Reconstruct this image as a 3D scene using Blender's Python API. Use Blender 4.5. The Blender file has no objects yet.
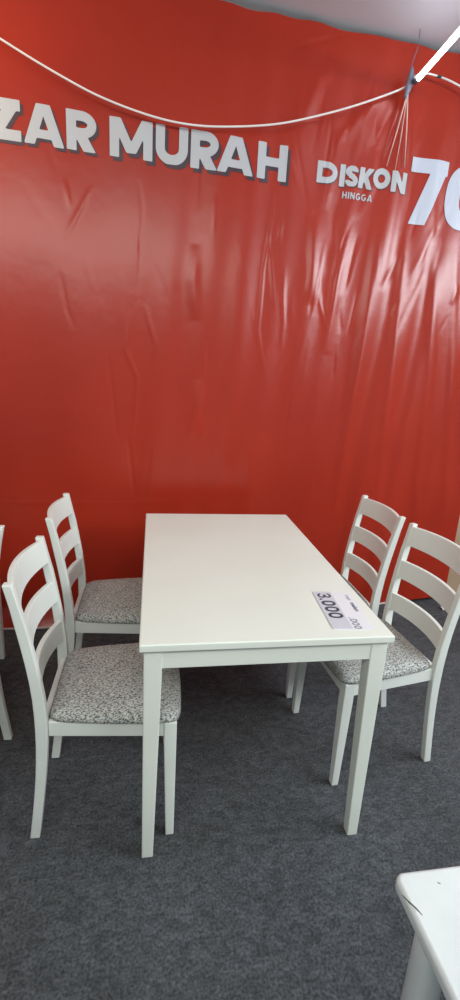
import bpy, bmesh, math, random
import numpy as np
from mathutils import Vector, Matrix
scene = bpy.context.scene
COL = scene.collection
random.seed(3)

# ------------------------------------------------------------------ camera
cam_pos = Vector((0.0294, -1.1020, 1.4550)); yaw, pitch, roll, fpx = -0.17074, -0.26612, 0.058866, 468.19
fw = Vector((-math.sin(yaw)*math.cos(pitch), math.cos(yaw)*math.cos(pitch), math.sin(pitch)))
r0 = Vector((math.cos(yaw), math.sin(yaw), 0)); u0 = r0.cross(fw)
rt = r0*math.cos(roll) + u0*math.sin(roll); up = -r0*math.sin(roll) + u0*math.cos(roll)
cd = bpy.data.cameras.new('camera'); cam = bpy.data.objects.new('camera', cd); COL.objects.link(cam)
cam.matrix_world = Matrix(((rt.x, up.x, -fw.x, cam_pos.x), (rt.y, up.y, -fw.y, cam_pos.y), (rt.z, up.z, -fw.z, cam_pos.z), (0, 0, 0, 1)))
cd.sensor_fit = 'VERTICAL'; cd.sensor_height = 36; cd.lens = fpx*36/1000; cd.clip_start = 0.02
scene.camera = cam
# ------------------------------------------------------------------ world, lights, exposure
w = bpy.data.worlds.new('world'); scene.world = w; w.use_nodes = True
bg = w.node_tree.nodes['Background']; bg.inputs[0].default_value = (0.80, 0.90, 1.0, 1); bg.inputs[1].default_value = 0.36
def area(name, loc, target, sx, sy, power, col):
    l = bpy.data.lights.new(name, 'AREA'); l.shape = 'RECTANGLE'; l.size = sx; l.size_y = sy; l.energy = power; l.color = col
    o = bpy.data.objects.new(name, l); COL.objects.link(o); o.location = loc
    o.rotation_euler = (Vector(target)-Vector(loc)).to_track_quat('-Z', 'Y').to_euler(); return o
area('daylight_high_window', (3.66, -1.35, 2.64), (2.66, -1.35, 1.75), 3.3, 0.66, 150, (0.86, 0.94, 1.0))
area('overhead_fill', (-0.3, -2.1, 2.80), (0.3, 0.4, 0.3), 3.0, 0.6, 46, (0.98, 1.0, 0.92))  # unseen fill panel added overhead, in place of rows of ceiling tubes
area('warm_shop_lamp', (-1.15, 0.75, 2.7), (-0.8, 1.42, 2.35), .25, .25, 5, (1.0, 0.80, 0.55))
scene.view_settings.view_transform = 'Standard'; scene.view_settings.look = 'None'
scene.view_settings.gamma = 1; scene.view_settings.use_curve_mapping = False
scene.view_settings.exposure = 0.12

# ------------------------------------------------------------------ helpers
def link(name, me, mat=None, parent=None, smooth=False):
    if mat is not None: me.materials.append(mat)
    o = bpy.data.objects.new(name, me); COL.objects.link(o)
    if parent is not None: o.parent = parent
    if smooth:
        for p in me.polygons: p.use_smooth = True
    return o
def obj(name, bm, mat, parent=None, smooth=False, bevel=0, seg=2):
    bmesh.ops.recalc_face_normals(bm, faces=bm.faces)
    me = bpy.data.meshes.new(name); bm.to_mesh(me); bm.free()
    o = link(name, me, mat, parent, smooth)
    if bevel:
        m = o.modifiers.new('bevel', 'BEVEL'); m.width = bevel; m.segments = seg; m.limit_method = 'ANGLE'; m.angle_limit = 0.6
        for p in me.polygons: p.use_smooth = True
        wn = o.modifiers.new('wn', 'WEIGHTED_NORMAL'); wn.keep_sharp = False
    return o
def empty(name, loc, rz=0):
    o = bpy.data.objects.new(name, None); COL.objects.link(o); o.location = loc; o.rotation_euler = (0, 0, rz); return o
def tag(o, label=None, cat=None, group=None, kind=None):
    if label: o['label'] = label
    if cat: o['category'] = cat
    if group: o['group'] = group
    if kind: o['kind'] = kind
    return o
def box(bm, x0, x1, y0, y1, z0, z1):
    v = [bm.verts.new((x, y, z)) for z in (z0, z1) for y in (y0, y1) for x in (x0, x1)]
    for f in ((0, 1, 3, 2), (4, 6, 7, 5), (0, 4, 5, 1), (2, 3, 7, 6), (0, 2, 6, 4), (1, 5, 7, 3)): bm.faces.new([v[i] for i in f])
def loft(bm, rings, cap=True):
    rs = [[bm.verts.new(p) for p in r] for r in rings]; n = len(rs[0])
    for a, b in zip(rs, rs[1:]):
        for i in range(n): bm.faces.new((a[i], a[(i+1) % n], b[(i+1) % n], b[i]))
    if cap: bm.faces.new(rs[0][::-1]); bm.faces.new(rs[-1])
def tube(bm, pts, r, n=10):
    pts = [Vector(p) for p in pts]; rings = []
    for i, p in enumerate(pts):
        d = (pts[min(i+1, len(pts)-1)] - pts[max(i-1, 0)]).normalized()
        a = d.cross(Vector((0, 0, 1)));  a = a if a.length > .05 else d.cross(Vector((1, 0, 0)))
        a.normalize(); b = d.cross(a)
        rr = r[i] if isinstance(r, (list, tuple)) else r
        rings.append([p + a*math.cos(k*2*math.pi/n)*rr + b*math.sin(k*2*math.pi/n)*rr for k in range(n)])
    loft(bm, rings)
def spline(pts, n=8):
    pts = [Vector(p) for p in pts]; out = []
    P = [pts[0]*2-pts[1]] + pts + [pts[-1]*2-pts[-2]]
    for i in range(1, len(P)-2):
        for k in range(n):
            t = k/n; a, b, c, d = P[i-1:i+3]
            out.append(0.5*((2*b)+(c-a)*t+(2*a-5*b+4*c-d)*t*t+(-a+3*b-3*c+d)*t**3))
    out.append(pts[-1]); return out
def mat(name, col, rough=.5, **kw):
    m = bpy.data.materials.new(name); m.use_nodes = True; b = m.node_tree.nodes['Principled BSDF']
    b.inputs['Base Color'].default_value = (*col, 1); b.inputs['Roughness'].default_value = rough
    for k, v in kw.items(): b.inputs[k.replace('_', ' ')].default_value = v
    return m
def nd(m, typ, **kw):
    n = m.node_tree.nodes.new(typ)
    for k, v in kw.items(): setattr(n, k, v)
    return n
def noise_col(m, c1, c2, scale, lo=.35, hi=.65, detail=4, vec_scale=(1, 1, 1), bump=0, bscale=None, bdist=.002):
    nt = m.node_tree; b = nt.nodes['Principled BSDF']
    tc = nd(m, 'ShaderNodeTexCoord'); mp = nd(m, 'ShaderNodeMapping'); mp.inputs['Scale'].default_value = vec_scale
    nt.links.new(tc.outputs['Object'], mp.inputs[0])
    n = nd(m, 'ShaderNodeTexNoise'); n.inputs['Scale'].default_value = scale; n.inputs['Detail'].default_value = detail
    nt.links.new(mp.outputs[0], n.inputs['Vector'])
    r = nd(m, 'ShaderNodeValToRGB'); r.color_ramp.elements[0].position = lo; r.color_ramp.elements[1].position = hi
    r.color_ramp.elements[0].color = (*c1, 1); r.color_ramp.elements[1].color = (*c2, 1)
    nt.links.new(n.outputs[0], r.inputs[0]); nt.links.new(r.outputs[0], b.inputs['Base Color'])
    if bump:
        n2 = n
        if bscale:
            n2 = nd(m, 'ShaderNodeTexNoise'); n2.inputs['Scale'].default_value = bscale; n2.inputs['Detail'].default_value = 5
            nt.links.new(mp.outputs[0], n2.inputs['Vector'])
        bp = nd(m, 'ShaderNodeBump'); bp.inputs['Strength'].default_value = bump; bp.inputs['Distance'].default_value = bdist
        nt.links.new(n2.outputs[0], bp.inputs['Height']); nt.links.new(bp.outputs[0], b.inputs['Normal'])
    return m

# ------------------------------------------------------------------ materials
M_white = noise_col(mat('white_lacquer', (.78, .77, .74), .32), (.74, .76, .70), (.78, .80, .74), 6, bump=.05, bscale=60, bdist=.001)
M_top = noise_col(mat('white_table_lacquer', (.78, .77, .74), .38, Specular_IOR_Level=.35), (.75, .78, .69), (.78, .81, .73), 3, bump=.03, bscale=40, bdist=.001)
M_worn = noise_col(mat('worn_white_lacquer', (.78, .78, .76), .35), (.62, .66, .65), (.68, .72, .71), 9, bump=.08, bscale=90, bdist=.001)
M_banner = mat('red_vinyl', (.40, .025, .01), .27, Specular_IOR_Level=.42)
noise_col(M_banner, (.34, .022, .009), (.40, .028, .011), 1.5, .3, .7, 3, bump=.25, bscale=14, bdist=.004)
M_letter = mat('white_print', (.50, .50, .52), .45)
M_seven = mat('bluish_white_print', (.56, .59, .68), .45)
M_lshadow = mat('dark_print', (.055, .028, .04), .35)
M_hem = mat('pale_hem', (.72, .55, .50), .5)
M_ceil = noise_col(mat('ceiling_paint', (.8, .8, .82), .8), (.72, .76, .82), (.76, .80, .86), 2.5)
M_wall = noise_col(mat('tan_board', (.45, .30, .20), .6), (.42, .28, .18), (.48, .33, .22), 5)
M_wallw = mat('plain_wall', (.6, .6, .6), .8)
M_cord = mat('white_cord', (.85, .80, .76), .5)
M_highlight = mat('pink_white_highlight', (.80, .52, .46), .5)
M_dark = mat('black_tape', (.05, .05, .06), .5)
M_grey = mat('grey_plastic', (.16, .17, .23), .4)
M_ink = mat('slate_ink', (.045, .06, .085), .5)
M_inkl = mat('pale_ink', (.22, .24, .28), .5)
M_card = mat('label_card', (.78, .79, .82), .3)
M_cardg = mat('label_grey', (.60, .61, .66), .3)
M_crack = mat('crack_dark', (.12, .11, .10), .8)
M_tube = mat('tube_glow', (1, 1, 1), .3); _b = M_tube.node_tree.nodes['Principled BSDF']
_b.inputs['Emission Color'].default_value = (.95, .95, 1, 1); _b.inputs['Emission Strength'].default_value = 9

def fabric():
    m = mat('tweed_fabric', (.5, .5, .5), .9); nt = m.node_tree; b = nt.nodes['Principled BSDF']
    tc = nd(m, 'ShaderNodeTexCoord'); mp = nd(m, 'ShaderNodeMapping'); mp.inputs['Scale'].default_value = (155, 320, 220)
    nt.links.new(tc.outputs['Object'], mp.inputs[0])
    n = nd(m, 'ShaderNodeTexNoise'); n.inputs['Scale'].default_value = 1; n.inputs['Detail'].default_value = 2; n.inputs['Distortion'].default_value = .6
    nt.links.new(mp.outputs[0], n.inputs['Vector'])
    r = nd(m, 'ShaderNodeValToRGB'); cr = r.color_ramp
    cr.elements[0].position = .40; cr.elements[0].color = (.10, .105, .11, 1)
    cr.elements[1].position = .58; cr.elements[1].color = (.58, .58, .53, 1)
    e = cr.elements.new(.49); e.color = (.37, .37, .345, 1)
    nt.links.new(n.outputs[0], r.inputs[0]); nt.links.new(r.outputs[0], b.inputs['Base Color'])
    bp = nd(m, 'ShaderNodeBump'); bp.inputs['Strength'].default_value = .5; bp.inputs['Distance'].default_value = .002
    nt.links.new(n.outputs[0], bp.inputs['Height']); nt.links.new(bp.outputs[0], b.inputs['Normal'])
    return m
M_fabric = fabric()

def carpet():
    m = mat('needle_carpet', (.05, .055, .06), .95); nt = m.node_tree; b = nt.nodes['Principled BSDF']
    b.inputs['Specular IOR Level'].default_value = .25
    tc = nd(m, 'ShaderNodeTexCoord')
    def N(s, d, vs=(1, 1, 1), dist=0):
        mp = nd(m, 'ShaderNodeMapping'); mp.inputs['Scale'].default_value = vs; nt.links.new(tc.outputs['Object'], mp.inputs[0])
        n = nd(m, 'ShaderNodeTexNoise'); n.inputs['Scale'].default_value = s; n.inputs['Detail'].default_value = d
        n.inputs['Distortion'].default_value = dist; nt.links.new(mp.outputs[0], n.inputs['Vector']); return n
    big = N(2.2, 3); fine = N(130, 3); mid = N(26, 4, (1, 1.6, 1), .8)
    def ramp(n, a, ca, c, cc):
        r = nd(m, 'ShaderNodeValToRGB'); r.color_ramp.elements[0].position = a; r.color_ramp.elements[1].position = c
        r.color_ramp.elements[0].color = (*ca, 1); r.color_ramp.elements[1].color = (*cc, 1); nt.links.new(n.outputs[0], r.inputs[0]); return r
    r1 = ramp(big, .3, (.054, .055, .057), .7, (.072, .076, .082))
    r2 = ramp(fine, .3, (.55, .55, .55), .72, (1.6, 1.6, 1.6))
    r3 = ramp(mid, .35, (.8, .8, .8), .68, (1.35, 1.35, 1.35))
    def mul(a, c):
        x = nd(m, 'ShaderNodeMix', data_type='RGBA', blend_type='MULTIPLY'); x.inputs[0].default_value = 1
        nt.links.new(a, x.inputs[6]); nt.links.new(c, x.inputs[7]); return x.outputs[2]
    nt.links.new(mul(mul(r1.outputs[0], r2.outputs[0]), r3.outputs[0]), b.inputs['Base Color'])
    ad = nd(m, 'ShaderNodeMath', operation='MULTIPLY_ADD'); ad.inputs[1].default_value = .35
    nt.links.new(fine.outputs[0], ad.inputs[0]); nt.links.new(mid.outputs[0], ad.inputs[2])
    bp = nd(m, 'ShaderNodeBump'); bp.inputs['Strength'].default_value = .55; bp.inputs['Distance'].default_value = .008
    nt.links.new(ad.outputs[0], bp.inputs['Height']); nt.links.new(bp.outputs[0], b.inputs['Normal'])
    return m
M_floor = carpet()

# ------------------------------------------------------------------ wall frame (s along the banner, z up, off towards the viewer)
WA = np.array([-.65441, 1.44599, 0]); WT = np.array([.998317, .057991, 0]); WN = np.array([.057991, -.998317, 0])
def wp(s, z, off=0): return Vector(WA + WT*s + WN*off + np.array([0, 0, z]))
CEIL = 3.065
# ------------------------------------------------------------------ structure
bm = bmesh.new(); box(bm, -3.2, 3.8, -5.0, 3.2, -.10, 0); tag(obj('floor', bm, M_floor), 'dark grey needle-punch carpet floor', kind='structure')
bm = bmesh.new(); box(bm, -3.2, 3.8, -5.0, 3.2, CEIL+.012, CEIL+.11); tag(obj('ceiling', bm, M_ceil), 'plain pale grey ceiling', kind='structure')
bm = bmesh.new()
loft(bm, [[wp(-2.5, z, -.05), wp(4.35, z, -.05), wp(4.35, z, -.15), wp(-2.5, z, -.15)] for z in (0, CEIL+.012)])
tag(obj('wall_back', bm, M_wall), 'tan wall behind the red banner', kind='structure')
bm = bmesh.new()   # right wall with a long high window opening
box(bm, 3.70, 3.80, -3.05, 1.62, 0, 2.22); box(bm, 3.70, 3.80, -3.05, -3.0, 2.22, CEIL); box(bm, 3.70, 3.80, .35, 1.62, 2.22, CEIL); box(bm, 3.70, 3.80, -3.0, .35, 3.0, CEIL)
tag(obj('wall_right', bm, M_wallw), 'plain side wall with a long high window', kind='structure')

# ------------------------------------------------------------------ banner
SHARP = [[(0.603, 2.307), (0.62, 2.183), (0.598, 1.778), (0.586, 1.73)], [(0.566, 1.729), (0.537, 1.534), (0.6, 1.4), (0.588, 1.179), (0.567, 1.084)], [(0.549, 1.097), (0.59, 0.733)], [(0.636, 1.758), (0.689, 1.569), (0.664, 1.467)], [(0.449, 1.528), (0.484, 1.202), (0.496, 1.069)], [(0.97, 2.29), (0.966, 2.113)], [(0.96, 1.687), (0.967, 1.407)], [(0.39, 2.259), (0.26, 2.014)], [(0.233, 1.881), (0.261, 1.704), (0.294, 1.613)], [(0.268, 2.264), (0.287, 2.144)], [(0.9, 2.471), (0.899, 2.216)], [(1.257, 2.392), (1.269, 2.26), (1.238, 1.978), (1.233, 1.682), (1.277, 1.477)], [(1.69, 2.31), (1.636, 1.942), (1.634, 1.711)], [(1.567, 2.155), (1.526, 1.755)], [(1.689, 1.636), (1.697, 1.445)], [(1.667, 1.039), (1.608, 0.699)], [(1.298, 2.933), (1.615, 3.054)], [(1.636, 2.703), (1.573, 2.565)]]
RAYS = [[(1.925, 2.86), (1.835, 2.53)], [(1.925, 2.86), (1.915, 2.53)], [(1.930, 2.86), (1.985, 2.55)]]
FLAT = [[(-0.9, 0.74), (0.507, 0.716), (1.136, 0.732)], [(0.314, 0.453), (0.462, 0.449)], [(1.876, 0.411), (2.785, 0.299)]]
BROAD = [[(0.88, 2.058), (0.873, 1.896), (0.893, 1.706)], [(0.931, 1.405), (0.902, 1.079)], [(1.849, 2.399), (1.845, 2.037), (1.84, 1.699), (1.82, 1.103), (1.809, 0.534)], [(2.006, 2.347), (2.026, 2.054), (2.044, 1.659), (2.069, 0.986), (2.119, 0.321)], [(2.128, 2.504), (2.226, 2.073), (2.308, 1.477), (2.335, 0.861), (2.441, 0.164)], [(2.327, 2.286), (2.461, 1.485), (2.603, 0.521)], [(1.683, 2.355), (1.656, 2.018), (1.635, 1.578)], [(1.496, 2.287), (1.518, 1.831)], [(1.88, 2.846), (1.774, 2.593), (1.768, 2.366)], [(1.807, 2.847), (1.594, 2.611), (1.534, 2.291)], [(1.501, 2.928), (1.378, 2.643)]]
def ridge(s, z, pl, sig, amp):
    """a crease along a polyline, fading out at both ends"""
    xs = [p[0] for p in pl]; ys = [p[1] for p in pl]; m = 3.5*sig; out = np.zeros_like(s)
    k = np.nonzero((s > min(xs)-m) & (s < max(xs)+m) & (z > min(ys)-m) & (z < max(ys)+m))[0]
    if not len(k): return out
    S = s[k]; Z = z[k]; d = np.full_like(S, 9.); T = np.zeros_like(S)
    Ls = [math.hypot(b[0]-a[0], b[1]-a[1]) for a, b in zip(pl, pl[1:])]; tot = sum(Ls); acc = 0
    for (x0, y0), (x1, y1), L in zip(pl, pl[1:], Ls):
        dx, dy = x1-x0, y1-y0; t = np.clip(((S-x0)*dx+(Z-y0)*dy)/(L*L), 0, 1); dd = np.hypot(S-x0-t*dx, Z-y0-t*dy)
        u = dd < d; d[u] = dd[u]; T[u] = (acc+t[u]*L)/tot; acc += L
    out[k] = amp*np.exp(-(d/sig)**2)*np.sin(np.pi*np.clip(T, 0, 1))**.8
    return out
rr = random.Random(11); RAND = []
for i in range(230):
    c = rr.random(); s0_ = (rr.uniform(-1, 2.7) if c < .35 else rr.gauss(1.58, .34)); z0_ = rr.uniform(.3, 2.9); L_ = rr.uniform(.10, .45)
    lean = rr.gauss(.05, .07)+(.12*(s0_-1.9) if z0_ > 1.6 else 0)
    pl = [(s0_+lean*L_*k + rr.gauss(0, .004), z0_+L_*(k/3-.5)) for k in range(4)]
    RAND.append((pl, rr.uniform(.006, .022), rr.choice((-1, 1))*rr.uniform(.0006, .0022)*(1.4 if s0_ > 1.3 and z0_ > 1.75 else .45)))
def sst(a, b, x): t = np.clip((x-a)/(b-a), 0, 1); return t*t*(3-2*t)
def disp(s, z):
    d = .012 + .005*np.sin(s*6+z*.8) + .0025*np.sin(s*15+z*1.7+1) + .002*np.sin(s*33-z*2.3)*sst(.2, 1.0, s)
    wr = sst(1.35, 1.9, s)*sst(3.05, 2.6, z)*(1-.55*sst(2.08, 2.3, s))
    d += wr*(.0055*np.sin(s*27-z*2.6+.4) + .0015*np.sin(s*51-z*3.5))
    for i, pl in enumerate(SHARP): d += ridge(s, z, pl, .009, .0030 if i % 2 else -.0024)
    for pl in RAYS: d += ridge(s, z, pl, .012, .005)
    for pl in FLAT: d += ridge(s, z, pl, .010, .0012)
    for pl in BROAD: d += ridge(s, z, pl, .032, .0085)
    for pl, sg, am in RAND: d += ridge(s, z, pl, sg, am)
    d += .055*np.clip(1-z/.12, 0, 1)**1.5*sst(.75, .35, s)
    return d
def zlow(s): return .004 + .035*sst(2.15, 2.7, s)
def surf(s, z, off=0):
    s = np.asarray(s, float); z = np.asarray(z, float); d = disp(s, z)+off
    return WA[None] + WT[None]*s[:, None] + WN[None]*d[:, None] + np.array([0, 0, 1.])[None]*z[:, None]
S0, S1 = -1.1, 2.71; ns, nz = 475, 382
ss = np.linspace(S0, S1, ns); G = np.linspace(0, 1, nz)
top = CEIL - .006 - .012*np.abs(np.sin(ss*4.2+.5))*np.abs(np.sin(ss*1.7)) - .006*np.sin(ss*13)**2
SS, GG = np.meshgrid(ss, G); ZZ = zlow(SS) + (top[None]-zlow(SS))*GG
co = surf(SS.ravel(), ZZ.ravel())
me = bpy.data.meshes.new('banner'); idx = np.arange(ns*nz).reshape(nz, ns)
faces = np.stack([idx[:-1, :-1], idx[:-1, 1:], idx[1:, 1:], idx[1:, :-1]], -1).reshape(-1, 4)
me.from_pydata(co.tolist(), [], faces.tolist()); me.update()
banner = link('banner', me, M_banner, None, True)
tag(banner, 'large glossy red vinyl sale banner with white lettering hanging behind the tables', 'banner')
# pale hem along the foot of the banner
hs = np.linspace(S0, 2.3, 340); bm = bmesh.new(); rings = []
lo = surf(hs, zlow(hs), .002)
loft(bm, [[Vector(p)+Vector(WN)*.0, Vector(p)+Vector(WN)*.007, Vector(p)+Vector(WN)*.007+Vector((0, 0, .008)), Vector(p)+Vector((0, 0, .009))] for p in lo])
tag(obj('hem', bm, M_hem, banner), 'pale edge along the foot of the banner')

# lettering: glyphs from distance fields, contoured and laid on the folds
def bar(X, Y, a, b, t):
    dx, dy = b[0]-a[0], b[1]-a[1]; L = math.hypot(dx, dy); ux, uy = dx/L, dy/L; mx, my = (a[0]+b[0])/2, (a[1]+b[1])/2
    al = (X-mx)*ux+(Y-my)*uy; pe = -(X-mx)*uy+(Y-my)*ux
    return np.maximum(np.abs(al)-L/2, np.abs(pe)-t/2)
def ell(X, Y, cx, cy, rx, ry, e=2.): return (((np.abs(X-cx)/rx)**e+(np.abs(Y-cy)/ry)**e)**(1/e)-1)*min(rx, ry)
def ring(X, Y, cx, cy, rx, ry, t, e=2.): return np.maximum(ell(X, Y, cx, cy, rx, ry, e), -ell(X, Y, cx, cy, rx-t, ry-t, e))
def glyph(c, X, Y, w, t):
    mn = lambda *a: np.minimum.reduce(a); mx = lambda *a: np.maximum.reduce(a); e = .3
    clip = lambda f: mx(f, -X, X-w, -Y, Y-1)
    if c == 'Z': return clip(mn(bar(X, Y, (0, 1-t/2), (w, 1-t/2), t), bar(X, Y, (0, t/2), (w, t/2), t), mx(bar(X, Y, (.12*w-e*0, 0), (w*.88, 1), t*1.15), -Y+.0)))
    if c == 'A': return clip(mn(bar(X, Y, (t*.42-.06, -.2), (w/2-.0+.05, 1.25), t), bar(X, Y, (w-t*.42+.06, -.2), (w/2-.05, 1.25), t), bar(X, Y, (w*.25, .27), (w*.75, .27), t*.8)))
    if c == 'H': return mn(bar(X, Y, (t/2, 0), (t/2, 1), t), bar(X, Y, (w-t/2, 0), (w-t/2, 1), t), bar(X, Y, (t/2, .5), (w-t/2, .5), t*.9))
    if c == 'I': return bar(X, Y, (w/2, 0), (w/2, 1), w)
    if c == 'M': return clip(mn(bar(X, Y, (t/2, 0), (t/2, 1), t), bar(X, Y, (w-t/2, 0), (w-t/2, 1), t), mx(bar(X, Y, (t*.35, 1.15), (w/2+.03, .08), t*.95), .13-Y), mx(bar(X, Y, (w-t*.35, 1.15), (w/2-.03, .08), t*.95), .13-Y)))
    if c == 'N': return clip(mn(bar(X, Y, (t/2, 0), (t/2, 1), t), bar(X, Y, (w-t/2, 0), (w-t/2, 1), t), bar(X, Y, (t*.2, 1.1), (w-t*.2, -.1), t)))
    if c == 'U': return mn(mx(bar(X, Y, (t/2, .4), (t/2, 1), t)), bar(X, Y, (w-t/2, .4), (w-t/2, 1), t), mx(ring(X, Y, w/2, .42, w/2, .44, t), Y-.42))
    if c in 'RB':
        stem = bar(X, Y, (t/2, 0), (t/2, 1), t)
        bowl = mx(ring(X, Y, w*.5, .665, w*.48, .335, t*.92), w*.5-X)
        arms = mn(bar(X, Y, (0, 1-t*.46), (w*.52, 1-t*.46), t*.92), bar(X, Y, (0, .33+t*.46), (w*.52, .33+t*.46), t*.92))
        if c == 'R': return mn(stem, bowl, arms, mx(bar(X, Y, (w*.38, .5), (w-t*.45, -.15), t*1.1), Y-.45, -Y))
        return mn(stem, bowl, arms, mx(ring(X, Y, w*.5, .3, w*.5, .3, t*.92), w*.5-X), bar(X, Y, (0, t*.46), (w*.52, t*.46), t*.92))
    if c == 'D': return mn(bar(X, Y, (t/2, 0), (t/2, 1), t), mx(ring(X, Y, w*.42, .5, w*.58, .5, t), w*.42-X), bar(X, Y, (0, 1-t/2), (w*.43, 1-t/2), t), bar(X, Y, (0, t/2), (w*.43, t/2), t))
    if c == 'O': return ring(X, Y, w/2, .5, w/2, .5, t)
    if c == '0': return ring(X, Y, w/2, .5, w/2, .5, t, 2.4)
    if c == 'K': return clip(mn(bar(X, Y, (t/2, 0), (t/2, 1), t), bar(X, Y, (t*.6, .32), (w-t*.3, 1.1), t*.95), bar(X, Y, (w*.42, .62), (w-t*.25, -.12), t*.95)))
    if c == 'S':
        u = mx(ring(X, Y, w/2, .72, w/2, .28+.0, t*.9), -mx(w/2-X, Y-.70)); l = mx(ring(X, Y, w/2, .28+.0, w/2, .28+.02, t*.9), -mx(X-w/2, .30-Y))
        return mn(u, l, bar(X, Y, (w*.3, .54), (w*.7, .46), t*.9))
    if c == 'G': return mn(mx(ring(X, Y, w/2, .5, w/2, .5, t), -mx(w*.55-X, np.abs(Y-.62)-.17)), bar(X, Y, (w*.52, .46), (w, .46), t*.8), bar(X, Y, (w-t/2, .15), (w-t/2, .5), t))
    if c == '7': return clip(mn(bar(X, Y, (0, 1-t*.40), (w, 1-t*.40), t*.80), mx(bar(X, Y, (w*.26, -.1), (w*.90, 1.1), t*1.05))))
    if c == '3':
        u = mx(ring(X, Y, w*.46, .73, w*.5, .27, t*.8), -mx(X-w*.3, Y-.74+0*X, .5-Y)); l = mx(ring(X, Y, w/2, .29, w/2, .29, t*.8), -mx(X-w*.3, .29-Y, Y-.6))
        return mn(u, l)
    if c == '.': return ell(X, Y, w/2, w/2, w/2, w/2)
def contour(F, xs, ys):
    """polygons where F<0 on a grid"""
    polys = []
    for j in range(len(ys)-1):
        for i in range(len(xs)-1):
            f = (F[j, i], F[j, i+1], F[j+1, i+1], F[j+1, i])
            if min(f) >= 0: continue
            p = ((xs[i], ys[j]), (xs[i+1], ys[j]), (xs[i+1], ys[j+1]), (xs[i], ys[j+1]))
            if max(f) < 0: polys.append(p); continue
            out = []
            for k in range(4):
                a, b = f[k], f[(k+1) % 4]
                if a < 0: out.append(p[k])
                if (a < 0) != (b < 0):
                    u = a/(a-b); out.append((p[k][0]+(p[(k+1) % 4][0]-p[k][0])*u, p[k][1]+(p[(k+1) % 4][1]-p[k][1])*u))
            if len(out) > 2: polys.append(out)
    return polys
def word_polys(glyphs, h, t, step):
    """glyphs: (char, s0, s1, zbase, height, tilt)"""
    polys = []
    for c, s0, s1, zb, hh, tilt in glyphs:
        wn = (s1-s0)/hh; nx = int((s1-s0)/step)+3; ny = int(hh/step)+3
        xs = np.linspace(-.02, wn+.02, nx); ys = np.linspace(-.02, 1.02, ny)
        X, Y = np.meshgrid(xs, ys); F = glyph(c, X, Y, wn, t)
        F = np.maximum.reduce([F, -X, X-wn, -Y, Y-1])
        ct, st = math.cos(tilt), math.sin(tilt)
        for p in contour(F, xs, ys):
            q = []
            for x, y in p:
                x, y = (x-wn/2)*hh, (y-.5)*hh
                q.append(((s0+s1)/2 + x*ct-y*st, zb+hh/2 + x*st+y*ct))
            polys.append(q)
    return polys
def flat_mesh(name, polys, place, material, parent, thick=0):
    pts = []; fs = []
    for p in polys: fs.append(list(range(len(pts), len(pts)+len(p)))); pts += p
    arr = np.array(pts); co = place(arr[:, 0], arr[:, 1])
    me = bpy.data.meshes.new(name); me.from_pydata(np.asarray(co).tolist(), [], fs)
    b = bmesh.new(); b.from_mesh(me); bmesh.ops.remove_doubles(b, verts=b.verts, dist=2e-5); b.to_mesh(me); b.free()
    return link(name, me, material, parent, True)
def word(glyphs, t, step, material, label, shadow=None):
    P = word_polys(glyphs, 1, t, step)
    P = [[(.535+(x-.535)*.988, 1.455+(y-1.455)*.988) for x, y in p] for p in P]
    o = flat_mesh('lettering', P, lambda s, z: surf(s, z, .0032), material, banner); o['label'] = label
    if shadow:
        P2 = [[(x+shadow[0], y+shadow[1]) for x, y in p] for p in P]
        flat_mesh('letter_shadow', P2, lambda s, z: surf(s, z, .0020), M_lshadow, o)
H = .158; zb = 2.397
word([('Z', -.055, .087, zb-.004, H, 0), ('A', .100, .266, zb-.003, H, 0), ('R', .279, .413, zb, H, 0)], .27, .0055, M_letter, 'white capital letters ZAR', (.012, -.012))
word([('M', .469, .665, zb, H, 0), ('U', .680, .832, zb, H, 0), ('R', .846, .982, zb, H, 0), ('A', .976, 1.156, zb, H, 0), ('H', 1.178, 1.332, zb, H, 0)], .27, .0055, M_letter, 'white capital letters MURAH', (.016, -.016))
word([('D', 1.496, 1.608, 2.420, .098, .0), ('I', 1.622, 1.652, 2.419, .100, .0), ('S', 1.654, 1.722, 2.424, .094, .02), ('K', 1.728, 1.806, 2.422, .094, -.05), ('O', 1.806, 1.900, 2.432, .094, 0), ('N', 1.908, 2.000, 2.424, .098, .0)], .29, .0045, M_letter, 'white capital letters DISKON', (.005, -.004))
x0 = 1.647; G_ = []
for c, cw in (('H', .024), ('I', .007), ('N', .025), ('G', .027), ('G', .027), ('A', .028)):
    G_.append((c, x0, x0+cw, 2.366, .032, 0)); x0 += cw+.006
word(G_, .2, .0022, M_letter, 'small white word HINGGA')
word([('7', 2.022, 2.238, 2.290, .315, 0), ('0', 2.246, 2.494, 2.290, .315, 0)], .27, .0075, M_seven, 'large bluish white numerals 70')

# ------------------------------------------------------------------ cord, lamp
rp = [(-1.1, 3.0), (-.55, 2.93), (-.2, 2.845), (0.025, 2.753), (0.221, 2.677), (0.429, 2.611), (0.651, 2.572), (0.837, 2.564), (1.029, 2.584), (1.275, 2.633), (1.527, 2.716), (1.732, 2.798), (1.920, 2.887), (1.955, 2.93), (1.99, 2.952), (2.040, 2.958), (2.12, 2.953), (2.217, 2.935), (2.45, 2.87), (2.72, 2.76)]
bm = bmesh.new(); tube(bm, spline([wp(.535+(s-.535)*.978, 1.455+(z-1.455)*.978, .060) for s, z in rp], 8), .0046, 8)
cord = tag(obj('cord', bm, M_cord, None, True), 'thin white cord sagging across the top of the red banner', 'cord')
bm = bmesh.new(); tube(bm, [wp(2.046, 2.9235, .060), wp(2.068, 2.9225, .060)], .0065, 10); tag(obj('tape', bm, M_dark, cord, True), 'black tape on the cord')
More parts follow.
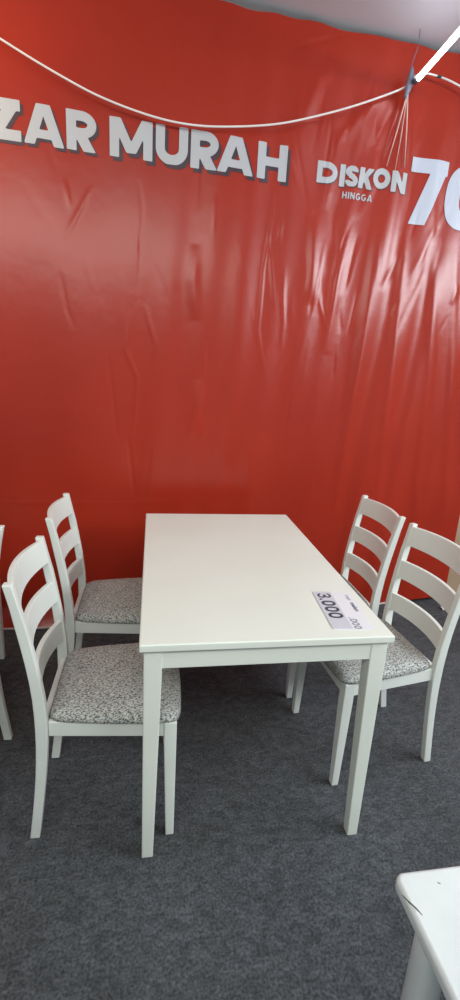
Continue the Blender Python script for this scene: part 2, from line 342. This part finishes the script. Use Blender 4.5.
bm = bmesh.new(); tube(bm, spline([wp(1.888, 2.855, .062), wp(1.896, 2.835, .064), wp(1.902, 2.815, .055), wp(1.896, 2.825, .05)], 5), .0042, 8); obj('cord_knot', bm, M_cord, cord, True)

for s_, z_ in ((1.873, 2.539), (1.924, 2.530), (1.976, 2.545)):  # pale strands drawn in as the highlights of the taut creases
    bm = bmesh.new(); tube(bm, [wp(.535+(a-.535)*.982, 1.455+(b-1.455)*.982, c) for a, b, c in ((1.926, 2.862, .056), ((1.926+s_)/2, (2.862+z_)/2, .050), (s_, z_, .034))], [.0036, .0032, .0022], 8)
    obj('highlight_strand', bm, M_highlight, cord, True)

lx0, ly0, lx1, ly1, lz = 1.264, 1.462, 1.240, .24, 2.866
lamp = empty('tube_lamp', ((lx0+lx1)/2, (ly0+ly1)/2, lz)); L0 = Vector(lamp.location)
tag(lamp, 'lit white tube lamp hung from the ceiling at the top right', 'lamp')
def P(x, y, z): return Vector((x, y, z))-L0
bm = bmesh.new(); tube(bm, [P(lx0, ly0-.02, lz), P(lx1, ly1+.02, lz)], .0120, 16); obj('glowing_tube', bm, M_tube, lamp, True)
for (x, y, sg) in ((lx0, ly0, 1), (lx1, ly1, -1)):
    bm = bmesh.new(); tube(bm, [P(x, y-.022*sg, lz), P(x, y+.008*sg, lz)], .0128, 16); obj('end_cap', bm, M_grey, lamp, True)
    bm = bmesh.new()   # leaf-shaped upright lamp holder
    rings = []
    for k in range(11):
        u = k/10; hw = .003+.013*math.sin(math.pi*u)**.8; zz = lz-.072+.135*u; xx = x-.040+.018*math.sin(u*2.2); yy = y+.010*sg
        rings.append([P(xx-hw, yy, zz), P(xx+hw, yy, zz), P(xx+hw, yy+.008*sg, zz), P(xx-hw, yy+.008*sg, zz)])
    loft(bm, rings); holder = obj('lamp_holder', bm, M_grey, lamp, True)
    bm = bmesh.new(); tube(bm, spline([P(x-.028, y+.014*sg, lz+.055), P(x-.018, y+.014*sg, lz+.10), P(x-.008, y+.014*sg, lz+.14), P(x-.008, y+.014*sg, CEIL+.012)], 5), .0022, 6); obj('hanging_wire', bm, M_grey, lamp, True)

# ------------------------------------------------------------------ tables
def make_table(name, W, L, label, material, tin=.025, corner=.004, leg_top=.050, leg_bot=.034, inset=.012, round_leg=False, apron=True):
    t = empty(name, (0, 0, 0)); tag(t, label, 'table', 'white dining tables')
    bm = bmesh.new(); pts = []
    r = max(corner, .002)
    for cx, cy, a0 in ((W-r, L-r, 0), (r, L-r, 90), (r, r, 180), (W-r, r, 270)):
        for k in range(7): a = math.radians(a0+15*k); pts.append((cx+r*math.cos(a), cy+r*math.sin(a)))
    loft(bm, [[(x, y, z) for x, y in pts] for z in (.75-tin, .75)])
    obj('tabletop', bm, material, t, bevel=.004 if not round_leg else .007, seg=3)
    h0 = .75-tin; ap = h0-(.035 if round_leg else .060); o = inset+(.026 if round_leg else .003)
    for (xa, xb, ya, yb) in ((o+.03, W-o-.03, o, o+.018), (o+.03, W-o-.03, L-o-.018, L-o), (o, o+.018, o+.03, L-o-.03), (W-o-.018, W-o, o+.03, L-o-.03)):
        bm = bmesh.new(); box(bm, xa, xb, ya, yb, ap, h0-.0005); obj('apron', bm, material, t, bevel=.0015)
    for sx in (0, 1):
        for sy in (0, 1):
            bm = bmesh.new(); X = inset if sx == 0 else W-inset; Y = inset if sy == 0 else L-inset; dx = 1 if sx == 0 else -1; dy = 1 if sy == 0 else -1
            rings = []
            for z, wd in ((0, leg_bot), (h0-.08, leg_top), (h0-.0005, leg_top)):
                if round_leg:
                    cx, cy = X+dx*leg_top/2, Y+dy*leg_top/2
                    rings.append([(cx+wd/2*math.copysign(abs(math.cos(a))**.75, math.cos(a)), cy+wd/2*math.copysign(abs(math.sin(a))**.75, math.sin(a)), z) for a in [k*math.pi/10 for k in range(20)]])
                else: rings.append([(X, Y, z), (X+dx*wd, Y, z), (X+dx*wd, Y+dy*wd, z), (X, Y+dy*wd, z)])
            loft(bm, rings); obj('leg', bm, material, t, smooth=round_leg, bevel=0 if round_leg else .003)
    return t
table = make_table('dining_table', .726, 1.176, 'white rectangular dining table in the middle with a price label on its top', M_top, tin=.023)
t2 = make_table('dining_table', .75, 1.2, 'white round-cornered table corner at the bottom right of the photo', M_worn, tin=.024, corner=.014, leg_top=.046, leg_bot=.040, inset=.026, round_leg=True)
t2.location = (.392, -1.824, 0)
# chipped lacquer on the nearer table: a thin dark crack on the edge and a small speck
bm = bmesh.new(); tube(bm, [(.0005, 1.176, .7420), (.0012, 1.168, .7455), (.0040, 1.157, .7485), (.0085, 1.148, .7500), (.0120, 1.140, .7502)], [.0004, .0012, .0015, .0012, .0004], 6); obj('crack', bm, M_crack, t2)
bm = bmesh.new(); tube(bm, [(.058, 1.178, .7498), (.062, 1.176, .7498)], [.0008, .0011], 8); obj('speck', bm, M_inkl, t2)

# ------------------------------------------------------------------ chairs
def chair_arc(z):   # x of the rear post centre at height z
    K = [(0, -.242), (.15, -.222), (.30, -.206), (.43, -.200), (.55, -.206), (.70, -.228), (.80, -.246), (.90, -.268)]
    for (a, xa), (b, xb) in zip(K, K[1:]):
        if z <= b: return xa+(xb-xa)*(z-a)/(b-a)
    return K[-1][1]
def yb(z): return .160+.022*(z/.9)
def make_chair(name, label):
    t = empty(name, (0, 0, 0)); tag(t, label, 'chair', 'white ladder-back dining chairs')
    for s in (1, -1):
        bm = bmesh.new(); pts = []
        zs = [0, .06, .12, .18, .24, .30, .36, .41, .46, .52, .58, .64, .70, .76, .82, .87, .884]
        rings = []
        for i, z in enumerate(zs):
            # smooth the arc
            x = sum(chair_arc(min(max(z+d, 0), .9)) for d in (-.06, -.03, 0, .03, .06))/5 if .06 < z < .85 else chair_arc(z)
            hx = .0145+.003*math.exp(-((z-.42)/.16)**2) - (.002 if z > .8 else 0); hy = .0125
            rings.append([(x-hx, s*yb(z)-hy, z), (x+hx, s*yb(z)-hy, z), (x+hx, s*yb(z)+hy, z), (x-hx, s*yb(z)+hy, z)])
        loft(bm, rings); obj('back_post', bm, M_white, t, bevel=.003)
    for z0, z1 in ((.794, .874), (.650, .726), (.503, .578)):
        bm = bmesh.new(); rings = []; n = 16
        for k in range(n+1):
            u = -1+2*k/n; zc = (z0+z1)/2; y = u*(yb(zc)-.0115)
            arc = .030*(1-u*u); rr = []
            crown = .003*(1-u*u) if z0 > .79 else 0
            for zz, th in ((z0, -.008), (z0, .008), (z1+crown, .008), (z1+crown, -.008)):
                rr.append((chair_arc(zz)-arc+th+.002, y, zz))
            rings.append(rr)
        loft(bm, rings); obj('back_rail', bm, M_white, t, bevel=.0025)
    for s in (1, -1):
        bm = bmesh.new(); rings = []
        for z, wd in ((0, .026), (.36, .038), (.434, .038)):
            X = .192; Y = s*.206
            rings.append([(X, Y, z), (X-wd, Y, z), (X-wd, Y-s*wd, z), (X, Y-s*wd, z)])
        loft(bm, rings); obj('leg', bm, M_white, t, bevel=.003)
    # seat frame: front, rear and two side boards
    z0, z1 = .384, .433
    bm = bmesh.new(); box(bm, .170, .188, -.176, .176, z0, z1); obj('seat_rail', bm, M_white, t, bevel=.002)
    bm = bmesh.new(); box(bm, -.206, -.188, -.150, .150, z0, z1); obj('seat_rail', bm, M_white, t, bevel=.002)
    for s in (1, -1):
        bm = bmesh.new(); loft(bm, [[(-.184, s*.172, z), (.156, s*.203, z), (.156, s*.183, z), (-.184, s*.152, z)] for z in (z0, z1)]); obj('seat_rail', bm, M_white, t, bevel=.002)
    # cushion
    N = 22; bm = bmesh.new(); grid = []
    def outline(u, v):   # u: -1 rear..1 front, v: -1..1
        hw = .172+.038*(u+1)/2 + .006*math.sin(math.pi*(u+1)/2)
        k = max(abs(u), abs(v))
        # round the corners
        uu, vv = u, v
        if k > 0:
            m = (abs(u)**12+abs(v)**12)**(1/12)/k if k else 1
            uu, vv = u/m, v/m
        x = .008+ .194*uu + (.010*(1-vv*vv) if uu > 0 else .0)*uu
        return x, vv*hw
    for lay in range(2):
        g = []
        for i in range(N+1):
            row = []
            for j in range(N+1):
                u, v = math.sin(math.pi/2*(-1+2*i/N)), math.sin(math.pi/2*(-1+2*j/N)); x, y = outline(u, v)
                e = max(abs(u), abs(v)); ed = max(0, 1-e**7)**.40
                z = .435+.036*ed+.008*(1-u*u)*(1-v*v) if lay == 0 else .4335
                if lay == 1: x = .010+(x-.010)*.985; y *= .985
                row.append(bm.verts.new((x, y, z)))
            g.append(row)
        grid.append(g)
        for i in range(N):
            for j in range(N): bm.faces.new((g[i][j], g[i+1][j], g[i+1][j+1], g[i][j+1]) if lay == 0 else (g[i][j], g[i][j+1], g[i+1][j+1], g[i+1][j]))
    border = [(i, 0) for i in range(N)]+[(N, j) for j in range(N)]+[(i, N) for i in range(N, 0, -1)]+[(0, j) for j in range(N, 0, -1)]
    for a, b in zip(border, border[1:]+border[:1]):
        bm.faces.new((grid[0][a[0]][a[1]], grid[0][b[0]][b[1]], grid[1][b[0]][b[1]], grid[1][a[0]][a[1]]))
    tag(obj('seat_cushion', bm, M_fabric, t, True), 'grey and white tweed upholstered seat')
    return t
def copy_chair(src, label):
    r = src.copy(); COL.objects.link(r); r['label'] = label
    for c in list(src.children):
        d = c.copy(); COL.objects.link(d); d.parent = r
    return r
ch = make_chair('dining_chair', 'white ladder-back chair with grey tweed seat, nearest on the left side of the table')
SPOTS = [(-.080, .285, 0, None),
         (-.092, .855, 0, 'white ladder-back chair left of the table, farther one standing by the red banner'),
         (.872, .425, math.pi+.087, 'white ladder-back chair with grey tweed seat, nearer on the right side of the table'),
         (.850, .900, math.pi+.02, 'white ladder-back chair right of the table, farther one beside the red banner'),
         (-.765, .395, math.pi, 'white chair at the left picture edge, only a rear post and its foot showing'),
         (-.885, .915, 0, 'white chair at the left picture edge near the banner, only a slim front leg showing')]
for x, y, rz, lab in SPOTS:
    o = ch if lab is None else copy_chair(ch, lab)
    o.location = (x, y, 0); o.rotation_euler = (0, 0, rz)

# ------------------------------------------------------------------ price label
def text_mesh(name, body, size, material, parent, loc, rz, shear=0, sx=1, bold=0, label=None):
    cu = bpy.data.curves.new('txt', 'FONT'); cu.body = body; cu.size = size; cu.shear = shear; cu.offset = bold; cu.extrude = .00015
    to = bpy.data.objects.new('txt', cu); COL.objects.link(to)
    dg = bpy.context.evaluated_depsgraph_get(); me = bpy.data.meshes.new_from_object(to.evaluated_get(dg)); bpy.data.objects.remove(to)
    me.name = name; me.materials.clear(); o = link(name, me, material, parent); o.location = loc; o.rotation_euler = (0, 0, rz); o.scale = (sx, 1, 1)
    return o
LX, LY = .628, .160
lab = empty('price_label', (LX, LY, .7503)); tag(lab, 'grey and white price label reading 3.000 lying on the white tabletop', 'price label')
lab.rotation_euler = (0, 0, math.radians(-94))     # local x = reading direction (towards the near edge), local y = up (+x in the room)
bm = bmesh.new(); box(bm, -.118, .120, -.062, .062, 0, .0010); obj('card', bm, M_card, lab, bevel=.0003)
bm = bmesh.new(); box(bm, -.122, .116, -.066, -.004, .0010, .0018); tag(obj('grey_panel', bm, M_cardg, lab, bevel=.0003), 'grey panel behind the price')
px = -.108; G_ = []
for c, cw in (('3', .032), ('.', .010), ('0', .034), ('0', .034), ('0', .034)):
    G_.append((c, px, px+cw, -.056, .046 if c != '.' else .011, 0)); px += cw+.005
Pn = word_polys([g for g in G_ if g[0] != '.'], 1, .20, .0018) + word_polys([g for g in G_ if g[0] == '.'], 1, .2, .0015)
tag(flat_mesh('price_digits', Pn, lambda s, z: np.stack([s, z, np.full_like(s, .0021)], 1), M_ink, lab), 'dark price digits 3.000')
px = .050; G_ = []
for c, cw in (('.', .006), ('0', .017), ('0', .017), ('0', .017)):
    G_.append((c, px, px+cw, .002, .023 if c != '.' else .006, 0)); px += cw+.003
tag(flat_mesh('small_digits', word_polys(G_, 1, .18, .0012), lambda s, z: np.stack([s, z, np.full_like(s, .0014)], 1), M_inkl, lab), 'small grey digits after the price')
text_mesh('caption', 'meja', .020, M_inkl, lab, (-.100, .040, .0012), 0, .1)
text_mesh('caption', 'makan', .021, M_ink, lab, (-.048, .040, .0012), 0, .1, 1.1, .0004)

# ------------------------------------------------------------------ scrap of paper on the carpet
bm = bmesh.new(); g = [[bm.verts.new((i*.012, j*.014, .003+.010*abs(math.sin(i*1.9+j*2.3)))) for j in range(4)] for i in range(4)]
for i in range(3):
    for j in range(3): bm.faces.new((g[i][j], g[i+1][j], g[i+1][j+1], g[i][j+1]))
o = obj('paper_scrap', bm, M_card, None, False); o.location = (1.955, 1.45, 0)
sm = o.modifiers.new('thick', 'SOLIDIFY'); sm.thickness = .002; sm.offset = 1
tag(o, 'small pale crumpled scrap lying on the carpet behind the right chairs', 'paper scrap')
